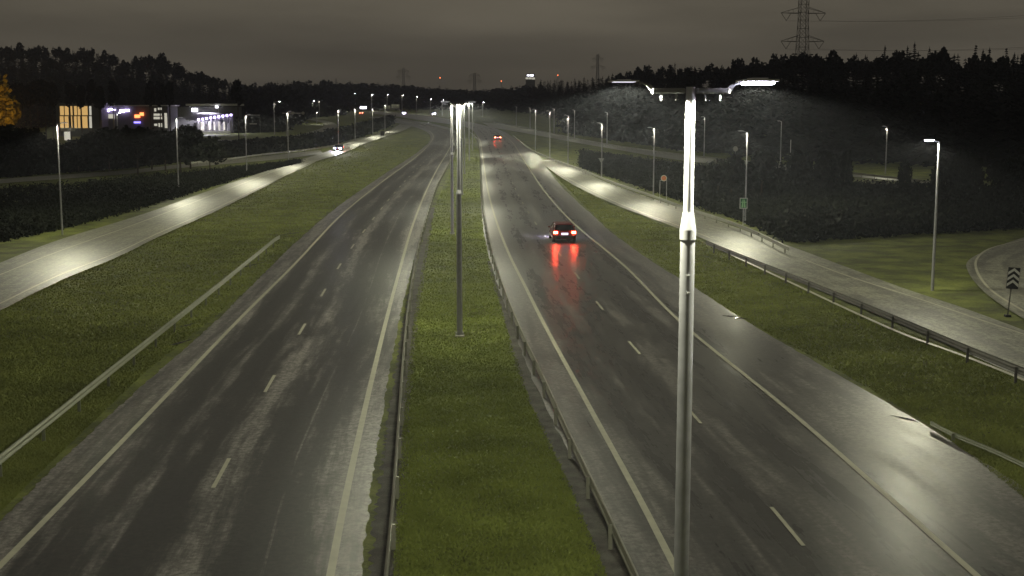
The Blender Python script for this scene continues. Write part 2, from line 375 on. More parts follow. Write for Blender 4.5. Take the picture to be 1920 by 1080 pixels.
sL = dash_start(cl, 918); sR = dash_start(cr, 1027)
child_paint(roadL, 'lane_dash', cl, .12, dash=(3, 12), start=sL % 12)
child_paint(roadR, 'lane_dash', cr, .11, dash=(3, 12), start=sR % 12)
for pts, w_ in ([(-240,625),(0,518),(120,470),(240,428),(330,394),(440,352),(520,321),(600,292),(660,271),(720,252)], .14), ([(-240,690),(0,572),(110,519),(215,478),(300,438),(400,395),(500,347),(590,306)], .16):
    o = paint('edge_line', pts, w_, k=.041)[0]; tag(o, kind='structure')
for pts, w_ in ([(1350,470),(1400,494),(1500,541),(1600,588),(1700,632),(1800,668),(1920,716),(2080,790)], .22), ([(1511,491),(1600,524),(1719,562),(1850,607),(1930,634),(2060,690)], .16), ([(1030,318),(1078,344),(1161,384),(1265,423),(1330,448)], .18):
    o = paint('edge_line', pts, w_, k=.045)[0]; tag(o, kind='structure')
o = paint('edge_line', [(1990,441),(1920,453),(1858,468),(1832,488),(1832,512),(1858,547),(1895,572),(1960,608),(2040,645)], .16, k=.047)[0]; tag(o, kind='structure')

# puddles: thin irregular water sheets on the shoulders and in the ruts
def puddle(px, py, a, b, ang):
    c = P(px, py); V = []; n = 26
    ph = [random.uniform(0, 6.3) for _ in range(3)]
    for i in range(n):
        t = i/n*6.2832; r = 1 + .22*math.sin(2*t+ph[0]) + .16*math.sin(3*t+ph[1]) + .12*math.sin(5*t+ph[2])
        x, y = a*r*math.cos(t), b*r*math.sin(t)
        V.append((c.x + x*math.cos(ang)-y*math.sin(ang), c.y + x*math.sin(ang)+y*math.cos(ang), e(c.y)+off(c.y, .035)))
    me = bpy.data.meshes.new('puddle'); me.from_pydata(V, [], [list(range(n))]); me.update()
    tag(link('puddle', me, mat=M['puddle']), kind='structure')
for a in [(1378,597,.75,.13,2.25),(1700,788,.6,.07,2.3),(352,612,.7,.06,1.2),(338,645,.9,.08,1.2),(470,500,1.5,.08,1.25),(545,440,2,.12,1.2)]: puddle(*a)

# ---------------------------------------------------------------- guardrails
def wprofile():
    return [(0,-.155),(.03,-.13),(.075,-.09),(.075,-.06),(.02,-.02),(.02,.02),(.075,.06),(.075,.09),(.03,.13),(0,.155)]
postmesh = {}
def post_me(mat):
    if mat not in postmesh: postmesh[mat] = MB().box((0,0,.31), (.055,.10,.66)).mesh('post', M[mat])
    return postmesh[mat]
def guardrail(pts, label, side=1, mat='rail', h=.72, spacing=4., group='road guardrails', ext=0, n=6, end=False, postmat='rail', ps=1.0):
    Q = [P(px, py, h) for px, py in pts]
    if ext: Q.insert(0, Q[0] + (Q[0]-Q[1]).normalized()*ext)
    Q = crom(Q, n)
    if end: Q.append(P(*end))
    root = empty('guardrail', (Q[0].x, Q[0].y, e(Q[0].y)), 0, label, 'guardrail', group)
    def beam(seg, nm):
        V = []; pr = wprofile(); k = len(pr)
        for i, q in enumerate(seg):
            t = (seg[min(i+1, len(seg)-1)] - seg[max(i-1, 0)]); t.z = 0; t.normalize(); nn = Vector((t.y, -t.x, 0))*side
            for (d, z) in pr:
                p = q + nn*(d*ps+.03) - root.location; V.append((p.x, p.y, p.z - .155*ps + z*ps))
            for (d, z) in reversed(pr):
                p = q + nn*(d*ps+.022) - root.location; V.append((p.x, p.y, p.z - .155*ps + z*ps))
        kk = 2*k; F = []
        for i in range(len(seg)-1):
            for j in range(kk): F.append((i*kk+j, i*kk+(j+1)%kk, (i+1)*kk+(j+1)%kk, (i+1)*kk+j))
        return link(nm, arrmesh(nm, V, F, True), root, mat=M[mat])
    beam(Q, 'beam')
    L = [0]
    for i in range(1, len(Q)): L.append(L[-1] + (Q[i]-Q[i-1]).length)
    s_ = spacing*.4; rest = []; cnt = 0
    while s_ < L[-1]:
        j = min(max(int(np.searchsorted(L, s_))-1, 0), len(Q)-2); t = (s_-L[j])/(L[j+1]-L[j]); q = Q[j].lerp(Q[j+1], t)
        d = (Q[j+1]-Q[j])
        a = math.atan2(d.y, d.x)
        if q.z - e(q.y) < h-.17: s_ += spacing; continue
        if q.y < 170 and cnt < 300:
            o = link('post', post_me(postmat), root); o.location = (q.x-root.location.x, q.y-root.location.y, e(q.y)-root.location.z-(0 if h > .6 else .72-h-.04)); o.rotation_euler = (0,0,a); cnt += 1
        else: rest.append(q - root.location)
        s_ += spacing if q.y < 400 else spacing*2
    if rest:
        m = MB()
        for q in rest: m.box((q.x, q.y, q.z-.42), (.08,.08,.66))
        tag(m.build('far_posts', M[postmat], root), kind='stuff')
    return root
guardrail([(728,1080),(742,920),(752,770),(760,650),(769,560),(783,470),(802,400),(820,345),(839,310),(850,288),(858,270),(862,256),(852,246),(815,236),(775,229),(735,221)], 'galvanised guardrail along the left edge of the grassy median', side=-1, ext=14)
guardrail([(1192,1080),(1120,925),(1060,800),(1010,690),(983,635),(955,570),(930,500),(912,430),(904,380),(901,330),(900,290),(898,272),(893,258),(880,246)], 'galvanised guardrail along the right edge of the grassy median', side=1, ext=14)
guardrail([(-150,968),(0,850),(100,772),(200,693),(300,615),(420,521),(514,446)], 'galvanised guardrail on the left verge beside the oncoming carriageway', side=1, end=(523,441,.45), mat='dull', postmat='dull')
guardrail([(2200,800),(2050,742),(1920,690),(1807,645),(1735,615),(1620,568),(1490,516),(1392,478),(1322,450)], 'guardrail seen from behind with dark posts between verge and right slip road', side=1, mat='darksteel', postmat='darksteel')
guardrail([(1482,463),(1390,421),(1286,387),(1227,366),(1150,340),(1085,314),(1034,296),(1000,281),(962,253)], 'galvanised guardrail curving along the far side of the right slip road', side=-1)
guardrail([(1742,788),(1790,812),(1850,836),(1920,868),(2080,945)], 'short low guardrail beginning in the grass at the lower right', side=-1, h=.30, ps=.5, mat='dull', postmat='dull')
guardrail([(345,305),(430,296),(500,287),(560,281),(620,273),(660,262),(700,252),(735,241)], 'guardrail between country road and shrubs left of the oncoming headlights', side=-1)
guardrail([(925,228),(1034,249),(1128,268),(1284,289),(1450,306),(1610,324),(1700,334),(1920,358)], 'guardrail along the upper ramp below the dark forest', side=-1)

# ---------------------------------------------------------------- lamps
def spot(parent, loc, power, col=(.97,.96,.70), tilt=(0,0), size=math.radians(167), rad=.10, flat=1.5):
    L = bpy.data.lights.new('lamp_light', 'SPOT'); L.energy = power*LAMPK; L.color = col; L.spot_size = size; L.spot_blend = .35; L.shadow_soft_size = rad
    L.use_nodes = True; n, l = L.node_tree.nodes, L.node_tree.links; em = n['Emission']
    tc = n.new('ShaderNodeTexCoord'); s_ = n.new('ShaderNodeSeparateXYZ'); l.new(tc.outputs['Normal'], s_.inputs[0])
    a = math_(n, l, 'ABSOLUTE', s_.outputs[2]); a = math_(n, l, 'MAXIMUM', a, .22); a = math_(n, l, 'POWER', a, -flat); l.new(a, em.inputs['Strength'])
    o = bpy.data.objects.new('lamp_light', L); COL.objects.link(o); o.parent = parent; o.location = loc; o.rotation_euler = (tilt[0], tilt[1], 0)
    return o
def lum_mesh():
    m = MB(); m.poly([(-.15,-.22,0),(.15,-.22,0),(.16,.22,0),(-.16,.22,0)], .018, Vector((0,0,1)))
    m.box((0,.02,.026), (.14,.28,.016)); return m.mesh('luminaire', M['galv'])
LUM = lum_mesh()
LENS = MB().poly([(-.14,-.22,-.022),(.14,-.22,-.022),(.155,.23,-.001),(-.155,.23,-.001)], .0, Vector((0,0,1))) if False else None
def lens_mesh(mat, th=.014):
    m = MB(); m.box((0,0,-th/2-.001), (.24,.30,th)); return m.mesh('lens', M[mat])
LENS_L, LENS_D, LENS_S = lens_mesh('lampglow', .022), lens_mesh('dimglow', .006), lens_mesh('sodium')
def pole_parts(root, H, rl, ru, joint=.6, mat='pole'):
    m = MB(); m.tube((0,0,0), (0,0,H*joint), rl*1.15, rl, 20); m.build('lower_pole', M[mat], root, True)
    m = MB(); m.tube((0,0,H*joint-.09), (0,0,H*joint), rl*1.11, rl*1.11, 20); m.tube((0,0,H*joint), (0,0,H*joint+.16), rl*1.11, ru*1.06, 20); m.build('collar', M[mat], root, True)
    m = MB(); m.tube((0,0,H*joint+.15), (0,0,H), ru, ru*.92, 20); m.build('upper_pole', M[mat], root, True)
def base_parts(root, w=.42):
    m = MB(); m.box((0,0,.05), (w,w,.1), bev=.015); m.build('foot', M['concrete'], root)
    for sx in (-1,1): MB().box((sx*w*.36, 0, .16), (.07,.16,.14)).build('anchor_block', M['galv'], root)
def twin_lamp(px, py, ytop, power, label, near=False, dX=None):
    if dX: base = Vector((dX[0], dX[1], 0)); 
    else: base = P(px, py)
    H = ZT(base.y, ytop) - e(base.y)
    root = empty('street_lamp', base, 0, label, 'street lamp', 'twin-headed lamps along the median')
    pole_parts(root, H, .067 if near else .115, .046 if near else .085, .88 if near else .62)
    base_parts(root)
    for s_ in (-1, 1):
        m = MB(); m.box((s_*.20,0,H-.035), (.30,.09,.05), bev=.01); m.poly([(s_*.34,-.035,H-.055),(s_*.40,-.035,H+.015),(s_*.36,-.035,H+.02),(s_*.30,-.035,H-.03)], .07); m.build('bracket', M['arm'], root)
        for q in (.13, .26):
            m = MB(); m.tube((s_*q,0,H-.12), (s_*q,0,H-.055), .011, .011, 8); m.build('clamp_bolt', M['arm'], root)
        m = MB(); m.tube((s_*.36,0,H+.012), (s_*.46,0,H+.040), .011, .009, 8); m.build('arm', M['arm'], root)
        lu = link('luminaire', LUM, root); lu.location = (s_*.60, 0, H+.045); 
        lu.rotation_euler = (0, 0, 0)
        if near and s_ < 0: lu.scale = (.8,.9,.6)
        if not near: lu.scale = (1.3,1.3,1.6)
        link('lens', LENS_L if (s_ > 0 and near) else LENS_D, lu)
        spot(root, (s_*.60, 0, H+.015), power, rad=.03 if near else .10)
    if near:
        for z in (H*.88-.42, H*.88-.58):
            m = MB(); m.box((0,-.068,z), (.03,.012,.018)); m.build('hatch_bolt', M['galv'], root)
    return root
twin_lamp(1290, 0, 163, 520, 'tall foreground twin-headed street lamp close to the camera', True, dX=(1.60, 11.6))
twin_lamp(862, 632, 193, 900, 'twin-headed street lamp on a concrete foot in the median grass')
def back_lamp(X, Y):
    base = Vector((X, Y, 0)); root = empty('street_lamp', base, 0, 'twin-headed street lamp standing in the median behind the viewpoint', 'street lamp', 'twin-headed lamps along the median')
    pole_parts(root, 10.7, .10, .07); base_parts(root)
    for s_ in (-1,1):
        lu = link('luminaire', LUM, root); lu.location = (s_*.62, 0, 10.76); link('lens', LENS_L, lu)
        m = MB(); m.tube((0,0,10.68), (s_*.5,0,10.75), .03, .02, 8); m.build('arm', M['galv'], root); spot(root, (s_*.62,0,10.7), 1700)
back_lamp(4.6, -35)
ORD = ['first','second','third','fourth','fifth','sixth','seventh','eighth','ninth','tenth','eleventh','twelfth','thirteenth','fourteenth','fifteenth','sixteenth']
for i, (px, py, yt) in enumerate([(848,440,196),(866,366,196),(871,327,196),(880,302,192),(886,284,193),(879,262,192)]):
    twin_lamp(px, py, yt, [900,900,800,700,600,500][i], f'{ORD[i+2]} twin-headed median lamp from the camera, its white top in the distant cluster')
def single_lamp(px, py, ytop, side, power, label, group, arm=.42, r=.06, lens='D', hide=None, tilt=None):
    base = P(px, py); H = ZT(base.y, ytop) - e(base.y); k = 1 + max(0, base.y-120)/260
    root = empty('street_lamp', base, 0, label, 'street lamp', group)
    m = MB(); m.tube((0,0,0), (0,0,H*.55), r*1.25*k, r*1.1*k, 10); m.build('lower_pole', M['pole'], root, True)
    m = MB(); m.tube((0,0,H*.55-.02), (0,0,H), r*k, r*.8*k, 10); m.build('upper_pole', M['pole'], root, True)
    m = MB(); m.tube((0,0,H-.02), (side*arm,0,H+.12), .035*k, .03*k, 8); m.build('arm', M['pole'], root)
    lu = link('luminaire', LUM, root); lu.location = (side*(arm+.15), 0, H+.11); lu.scale = (1.5,1.5,1.8)
    link('lens', {'L':LENS_L,'D':LENS_D,'S':LENS_S}[lens], lu)
    if power: spot(root, (side*(arm+.15), 0, H+.05), power*1.3, tilt=(0, (-side)*.14 if tilt is None else tilt), col=(.98,.95,.68) if lens != 'S' else (1,.55,.1))
    return root
GL, GR, GT, GF = 'lamps along the left slip road', 'lamps along the right slip road', 'lamps along the upper ramp', 'far lamps on the left skyline curve'
for i, (px, py, yt, pw) in enumerate([(117,440,233,750),(335,356,222,700),(463,328,216,700),(541,304,210,700),(635,281,206,700),(666,266,204,600),(699,254,203,600),(722,246,196,500)]):
    single_lamp(px, py, yt, 1, pw, f'{ORD[i]} lamp from the left edge along the left slip road', GL)
for i, (px, py, yt, pw) in enumerate([(1748,545,266,560),(1397,420,248,620),(1225,368,241,560),(1128,335,232,600),(1065,309,217,700),(1031,295,209,500),(1004,283,206,400)]):
    single_lamp(px, py, yt, -1, pw, f'{ORD[i]} lamp from the right edge along the right slip road', GR, r=.07 if i == 0 else .06, lens='L' if i == 0 else 'D')
for i, (px, py, yt, pw) in enumerate([(1660,326,238,220),(1463,308,228,60),(1320,294,220,60),(1138,270,211,60),(1077,259,207,60),(1039,250,204,60),(994,241,202,60),(968,235,200,60)]):
    single_lamp(px, py, yt, -1, pw, f'{ORD[i]} lamp from the right on the upper ramp below the forest', GT, arm=.35)
for i, (px, py, yt) in enumerate([(664,206,175),(697,208,178),(726,209,178),(754,211,179),(781,213,181),(807,215,186),(829,217,188),(905,219,192)]):
    single_lamp(px, py, yt, 1, 300, f'{ORD[i]} lamp from the left in the far row on the skyline curve', GF, arm=.5, lens='L')
for i, (px, py, yt, s_) in enumerate([(221,262,212,1),(515,252,191,1),(502,226,192,1),(579,216,193,1),(587,216,189,1),(599,220,189,-1),(594,232,209,1)]):
    single_lamp(px, py, yt, s_, 260 if px > 400 else 120, f'{ORD[i]} lamp from the left among the hillside roads and lit shops', 'lamps around the hillside roads', arm=1.6 if px == 515 else .6, lens='L' if px in (515,587,221) else 'D')
# sodium lamp that lights the tree at the left edge
SOD = single_lamp(-14, 262, 196, 1, 0, 'sodium lamp beside the yellow-lit tree just outside the left edge', None, lens='S', arm=.6, tilt=0)

# ---------------------------------------------------------------- vegetation templates
def quads(C, U, Vv):
    C, U, Vv = map(np.asarray, (C, U, Vv)); n = len(C)
    V = np.stack([C-U-Vv, C+U-Vv, C+U+Vv, C-U+Vv], 1).reshape(-1, 3)
    return V, np.arange(4*n).reshape(-1, 4)
def rdir(n):
    v = rng.normal(size=(n,3)); return v/np.linalg.norm(v, axis=1, keepdims=True)
def spruce(h=18., w=3.2, levels=30, per=10, leaf=3):
    C=[];U=[];Vv=[]
    for i in range(levels):
        z = h*(.07 + .93*(i/levels)**.92); r = w*(1-z/h)**.85*random.uniform(.75,1.15) + .12
        for k in range(per):
            a = random.uniform(0, 6.283); rr = r*random.uniform(.55,1.1)
            for q in range(leaf):
                t = (q+.6)/leaf; d = np.array([math.cos(a), math.sin(a), 0]); c = d*rr*t; c[2] = z - .28*rr*t + random.uniform(-.1,.1)
                s_ = .22 + .20*rr*(1-t*.3); side = np.array([-d[1], d[0], random.uniform(-.4,.4)])
                C.append(c); U.append((d + np.array([0,0,-.35]))*s_*.9); Vv.append(side*s_*.45 + np.array([0,0,random.uniform(-.12,.04)]))
    for q in range(4): C.append((0,0,h-.3*q)); U.append((.05+.05*q,0,0)); Vv.append((0,0,.3))
    return quads(C, U, Vv)
def crown(n, rx, rz, cz, leaf=.35, lumps=7):
    cen = rdir(lumps)*np.array([rx*.55, rx*.55, rz*.55]) + np.array([0,0,cz]); rad = rng.uniform(.38,.62,lumps)
    idx = rng.integers(0, lumps, n); d = rdir(n); rr = rad[idx][:,None]*rng.uniform(.55,1.05,(n,1))
    C = cen[idx] + d*rr*np.array([rx,rx,rz]); U = rdir(n)*leaf*rng.uniform(.5,1.3,(n,1)); Vv = np.cross(U, rdir(n)); Vv = Vv/np.maximum(np.linalg.norm(Vv,axis=1,keepdims=True),1e-5)*leaf*.6
    return quads(C, U, Vv)
def place_many(tmpls, spots, name, mat, label=None, cat=None):
    VV=[];FF=[];o_=0
    for (x,y,z,s_,sz,r,k) in spots:
        V,F = tmpls[k % len(tmpls)]; c,sn = math.cos(r), math.sin(r)
        W_ = np.empty_like(V); W_[:,0] = (V[:,0]*c-V[:,1]*sn)*s_+x; W_[:,1] = (V[:,0]*sn+V[:,1]*c)*s_+y; W_[:,2] = V[:,2]*sz+z
        VV.append(W_); FF.append(F+o_); o_ += len(V)
    me = arrmesh(name, np.concatenate(VV), np.concatenate(FF))
    return tag(link(name, me, mat=mat), label, cat, kind='stuff')
SPL = [spruce(18, 4.4, 20, 8, 2) for _ in range(4)]
PNL = [crown(230, 3.4, 3.6, 14, .6) for _ in range(3)]
BRD = [crown(200, 4.2, 8.2, 8.6, .95, 9) for _ in range(4)] + [SPL[0]]
def forest(px0, px1, name, step, label, T_=None):
    sp_l = []; px = px0
    while px < px1:
        y0, y1 = interp(px, Y0T), interp(px, Y1T)
        rows = 8
        for j in range(rows):
            Y = y0 + (y1-y0)*(j+random.uniform(.1,.9))/(rows-.6); p = px + random.uniform(-step, step)*.9
            X = XT(Y, p); h = random.uniform(.72, 1.0)
            sp_l.append((X, Y, gz(X, Y)-.4, random.uniform(.8,1.25)*(1.5 if 640 < p < 1010 else 1), h*(.93 if not 640 < p < 1010 else .80), random.uniform(0,6.3), random.randrange(5)))
        px += step
    return place_many(T_ or SPL, sp_l, name, M['needle'], label, 'forest')
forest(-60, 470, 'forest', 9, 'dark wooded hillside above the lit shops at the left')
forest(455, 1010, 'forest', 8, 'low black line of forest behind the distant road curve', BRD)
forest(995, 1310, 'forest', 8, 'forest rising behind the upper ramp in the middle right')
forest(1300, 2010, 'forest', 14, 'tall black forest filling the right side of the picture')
# pines crowns in the left skyline and rounded crowns right of the pylon
sl = []
for px in list(range(-20, 430, 11)):
    Y = interp(px, Y1T) - random.uniform(0, 60); X = XT(Y, px+random.uniform(-5,5)); sl.append((X, Y, gz(X,Y)-1+random.uniform(-1,1), random.uniform(.7,1.1), random.uniform(.95,1.08), random.uniform(0,6), random.randrange(3)))
for px in list(range(1500, 1580, 9)) + list(range(1150, 1500, 10)) + list(range(1600, 1990, 13)):
    Y = interp(px, Y1T) - random.uniform(0, 40); X = XT(Y, px+random.uniform(-5,5)); sl.append((X, Y, gz(X,Y)-.5, random.uniform(.6,.9), random.uniform(.86,1.02), random.uniform(0,6), random.randrange(3)))
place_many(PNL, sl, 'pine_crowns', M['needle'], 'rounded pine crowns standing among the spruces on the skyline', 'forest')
# named spruces on the right skyline
SPM = []
for k in range(3):
    V, F = spruce(18, 2.7, 30, 9, 3); me = arrmesh('crown', V, F); me.materials.append(M['needle']); SPM.append(me)
TRK = MB().tube((0,0,0), (0,0,16), .22, .05, 8).mesh('trunk', M['bark'])
pk = [(1602,100),(1655,86),(1672,97),(1697,87),(1710,80),(1738,89),(1770,96),(1785,102),(1824,82),(1838,93),(1850,90),(1882,88),(1897,99),(1915,96),(1622,104),(1446,112),(1372,117),(1264,118)]
for i, (px, py) in enumerate(sorted(pk)):
    Y = interp(px, Y1T) - 14; X = XT(Y, px); top = ZT(Y, py); h = top - gz(X, Y) + .3
    root = empty('spruce_tree', (X, Y, gz(X, Y)-.3), random.uniform(0,6), f'pointed spruce poking above the right-hand forest, number {i+1} counted from the lamp mast rightwards' if False else f'{["first","second","third","fourth","fifth","sixth","seventh","eighth","ninth","tenth","eleventh","twelfth","thirteenth","fourteenth","fifteenth","sixteenth","seventeenth","eighteenth"][i]} pointed spruce top from the left along the right-hand skyline', 'tree', 'spruces on the right-hand skyline')
    link('crown', SPM[i % 3], root).scale = (h/18*.8, h/18*.8, h/18); link('trunk', TRK, root).scale = (1,1,h/18)
# leafy trees between the country road and the lit shops
BT = []
for k in range(4):
    V, F = crown(900, 3.4, 2.9, 4.3, .34, 9); me = arrmesh('crown', V, F); me.materials.append(M['leaf']); BT.append(me)
BTR = MB().tube((0,0,0), (0,0,4.6), .16, .05, 7).tube((0,0,2.2), (1.2,.2,4.4), .07, .02, 6).tube((0,0,2.6), (-1.0,.5,4.6), .07, .02, 6).mesh('trunk', M['bark'])
def leafy_tree(px, Y, ytop, label, group, w=1., me=None, gy=None):
    X = XT(Y, px); z = gz(X, Y); h = ZT(Y, ytop) - z
    root = empty('leafy_tree', (X, Y, z-.1), random.uniform(0,6), label, 'tree', group)
    s_ = h/7.3; c = link('crown', me or random.choice(BT), root); c.scale = (s_*w, s_*w, s_); link('trunk', BTR, root).scale = (s_,s_,s_)
    return root
prof = [(0,236),(30,226),(55,240),(100,262),(125,268),(150,250),(190,240),(230,232),(265,234),(300,244),(325,228),(360,232),(385,252),(400,268)]
i = 0
for px in range(-20, 392, 27):
    leafy_tree(px+random.uniform(-5,5), 205+random.uniform(-8,14), interp(px, prof)+random.uniform(-2,5), f'{(ORD+["seventeenth"])[i]} dark leafy tree from the left in the row before the lit shops', 'dark trees in front of the lit shops', 1.15); i += 1
def shrubs(name, region, n, hmax, mat, label, leaf=.3, k=14, top=None):
    """ground cover: leaf clumps over a region given by photo pixels of its ground"""
    x0, x1, lo, hi = region; C=[]; U=[]; Vv=[]
    for _ in range(n):
        px = random.uniform(x0, x1); a, b = lo(px), hi(px)
        if b <= a: continue
        p = P(px, random.uniform(a, b)); hh = hmax*random.uniform(.35, 1)
        c = np.array([p.x, p.y, p.z]) + rng.normal(size=(k,3))*np.array([hh*.5,hh*.5,0]); c[:,2] = p.z + rng.uniform(0,1,k)*hh
        C.append(c); u = rdir(k)*leaf*rng.uniform(.5,1.4,(k,1)); v = np.cross(u, rdir(k)); v = v/np.maximum(np.linalg.norm(v,axis=1,keepdims=True),1e-5)*leaf*.6
        U.append(u); Vv.append(v)
    V, F = quads(np.concatenate(C), np.concatenate(U), np.concatenate(Vv)); return tag(link(name, arrmesh(name, V, F), mat=mat), label, 'undergrowth', kind='stuff')
T = lambda tab: (lambda px: interp(px, tab))
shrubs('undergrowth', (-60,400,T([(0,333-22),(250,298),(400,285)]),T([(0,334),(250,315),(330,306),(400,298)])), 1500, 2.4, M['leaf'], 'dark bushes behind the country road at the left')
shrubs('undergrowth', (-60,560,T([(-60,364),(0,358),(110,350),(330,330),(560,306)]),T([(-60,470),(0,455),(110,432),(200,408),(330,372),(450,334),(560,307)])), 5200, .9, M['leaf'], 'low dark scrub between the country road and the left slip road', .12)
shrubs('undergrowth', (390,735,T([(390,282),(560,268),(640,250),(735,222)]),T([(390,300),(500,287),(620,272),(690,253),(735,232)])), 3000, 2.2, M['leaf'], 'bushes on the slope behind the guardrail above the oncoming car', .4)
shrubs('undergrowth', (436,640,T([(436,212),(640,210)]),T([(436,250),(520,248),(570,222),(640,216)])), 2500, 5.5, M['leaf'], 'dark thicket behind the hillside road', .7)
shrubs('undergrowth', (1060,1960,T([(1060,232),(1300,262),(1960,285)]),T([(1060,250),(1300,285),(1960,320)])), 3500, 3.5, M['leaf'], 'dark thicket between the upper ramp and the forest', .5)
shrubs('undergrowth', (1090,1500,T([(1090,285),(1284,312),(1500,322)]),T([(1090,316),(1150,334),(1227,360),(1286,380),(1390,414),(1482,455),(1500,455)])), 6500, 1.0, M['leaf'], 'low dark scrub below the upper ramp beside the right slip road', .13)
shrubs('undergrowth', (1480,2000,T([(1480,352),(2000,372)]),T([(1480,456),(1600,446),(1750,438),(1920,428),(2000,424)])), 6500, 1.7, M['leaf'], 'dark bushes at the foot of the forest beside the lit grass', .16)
# low trees that hide the upper ramp except where it shows through
GAPS = [(1604,1694),(1712,1756),(1838,1876)]
i = 0
nm = 'one two three'.split()
for px in [1350,1375,1410,1432,1500,1522,1548,1575,1592,1703,1775,1795,1815,1828,1888,1905,1925]:
    leafy_tree(px, 150+random.uniform(-8,10), 290+random.uniform(-12,14), f'{(ORD+["seventeenth"])[i]} low dark tree from the left before the upper ramp', 'low dark trees in front of the upper ramp', .8 if px < 1590 or px > 1760 else .42); i += 1
# tree lit yellow at the left edge
V, F = crown(1500, 4.6, 6.6, 10.5, .40, 12); me = arrmesh('crown', V, F); me.materials.append(M['leafy'])
L_ = bpy.data.lights.new('sodium_light', 'POINT'); L_.energy = 1300; L_.color = (1,.5,.09); L_.shadow_soft_size = .3; o_ = bpy.data.objects.new('sodium_light', L_); COL.objects.link(o_); o_.parent = SOD; o_.location = (XT(224,14)-SOD.location.x, 224-SOD.location.y, 7)
root = empty('lit_tree', (XT(235,-10), 235, 0), 0, 'tree lit yellow by a sodium lamp at the left edge', 'tree')
link('crown', me, root); MB().tube((0,0,0), (0,0,11), .3, .1, 8).tube((0,0,5), (2.2,0,10), .14, .04, 6).tube((0,0,6), (-2.4,.4,11), .14, .04, 6).build('trunk', M['bark'], root)
# scots pines in front of the lit buildings
PC = []
for k in range(2):
    V, F = crown(500, 2.6, 3.6, 13, .5, 8); me = arrmesh('crown', V, F); me.materials.append(M['needle']); PC.append(me)
PT = MB().tube((0,0,0), (0,0,15), .2, .08, 7).mesh('trunk', M['bark'])
for i, px in enumerate([14,28,44,56,70,84,98,131,152,172,186,212,281,300,318,446]):
    Y = 372; X = XT(Y, px); root = empty('pine_tree', (X, Y, gz(X,Y)-.2), random.uniform(0,6), f'{ORD[i]} tall bare-trunked pine from the left in front of the lit buildings', 'tree', 'pines before the lit buildings')
    s_ = random.uniform(.92,1.05); link('crown', PC[i%2], root).scale = (.75,.75,s_); link('trunk', PT, root).scale = (1,1,s_)

# grass blades near the camera (denser where nearer)
def blades(name, x0, x1f, ya, yb, n, label, hb=.065, mat='vblade'):
    px = []; 
    V = np.empty((n,3,3)); 
    for i in range(n):
        y = ya + (yb-ya)*random.random()**.62; x = random.uniform(interp(y, x0), interp(y, x1f)); p = P(x, y)
        h_ = hb*random.uniform(.5,1.3); a = random.uniform(0,6.3); w_ = .010 + .0004*p.y; h_ *= 1 + p.y/250
        dx, dy = math.cos(a)*w_, math.sin(a)*w_; lx, ly = random.uniform(-1.2,1.2)*h_, random.uniform(-1.2,1.2)*h_
        V[i] = ((p.x-dx,p.y-dy,p.z),(p.x+dx,p.y+dy,p.z),(p.x+lx,p.y+ly,p.z+h_))
    me = arrmesh(name, V.reshape(-1,3), np.arange(3*n).reshape(-1,3)); return tag(link(name, me, mat=M[mat]), label, 'grass', kind='stuff')
blades('grass', [(262,868),(300,852),(342,838),(380,818),(465,798),(610,774),(750,760),(900,748),(1100,738)], [(262,888),(300,896),(342,899),(380,900),(465,912),(610,948),(750,992),(900,1062),(1100,1145)], 262, 1100, 130000, 'short green grass growing over the central median', mat='blade')
blades('grass', [(300,1012),(345,1055),(395,1105),(440,1155),(490,1225),(550,1320),(610,1412),(700,1580),(800,1750),(1000,2000)], [(300,1020),(345,1070),(389,1155),(430,1262),(460,1330),(500,1420),(600,1640),(700,1900),(800,2050),(1000,2100)], 300, 1000, 90000, 'rough grass on the verge between carriageway and right slip road')
blades('grass', [(262,690),(300,600),(350,500),(400,390),(500,170),(600,-40),(1000,-60)], [(262,800),(300,765),(345,698),(400,612),(465,542),(540,468),(600,395),(700,270),(900,60),(1000,-40)], 262, 980, 130000, 'rough grass on the verge left of the oncoming carriageway')
# ---------------------------------------------------------------- lit buildings at the left
def bbox(m, px0, px1, y0, y1, Y, depth=.2): # box between two rows at distance Y
    a, b = AT(px0, y0, Y), AT(px1, y1, Y); m.box(((a.x+b.x)/2, Y+depth/2, (a.z+b.z)/2), (abs(b.x-a.x), depth, abs(a.z-b.z))); return m
def rootat(name, px, Y, label, cat, group=None):
    X = XT(Y, px); return empty(name, (X, Y, gz(X,Y)), 0, label, cat, group)
def bpart(root, nm, mat, *bx):
    m = MB()
    for b in bx: bbox(m, *b)
    me = m.mesh(nm, M[mat]); me.transform(Matrix.Translation(-root.location)); return link(nm, me, root)
YB = 425.
r = rootat('showroom', 390, YB, 'dark flat-roofed showroom with a row of violet-white lights over pale pillars', 'building')
bpart(r, 'wall', 'wall', (320,438,200,256,YB,14)); bpart(r, 'roof_edge', 'paleWall', (348,440,194.5,198.5,YB-.8,15)); bpart(r, 'plinth', 'paleWall', (376,430,245.5,252,YB-3.2,3))
for k in range(9):
    x = 372 + k*7.6; y = 224.5 - k*1.15
    q = bpart(r, 'canopy_light', 'violet', (x-1.6,x+1.6,y-1.8,y+1.8,YB-1.6,.4))
    bpart(r, 'pillar', 'paleWall', (x+.2,x+1.6,y+2,247,YB-1.4,.3))
bpart(r, 'canopy', 'wall', (368,438,211.5,214,YB-2.2,2)); bpart(r, 'window', 'floor_l', (376,383,229,246,YB-.1,.05)); 
for x in (393,402,411,420): bpart(r, 'window', 'floor_l', (x-2,x+2.2,228,244,YB-.1,.05))
bpart(r, 'lit_sign', 'white_l', (359.5,370,203,209.5,YB-.8,.5)); bpart(r, 'lit_sign', 'white_l', (403.5,408.5,198.5,202.5,YB-1.5,.4)); bpart(r, 'sign_post', 'paleWall', (409,410.4,203,214,YB-1.4,.3))
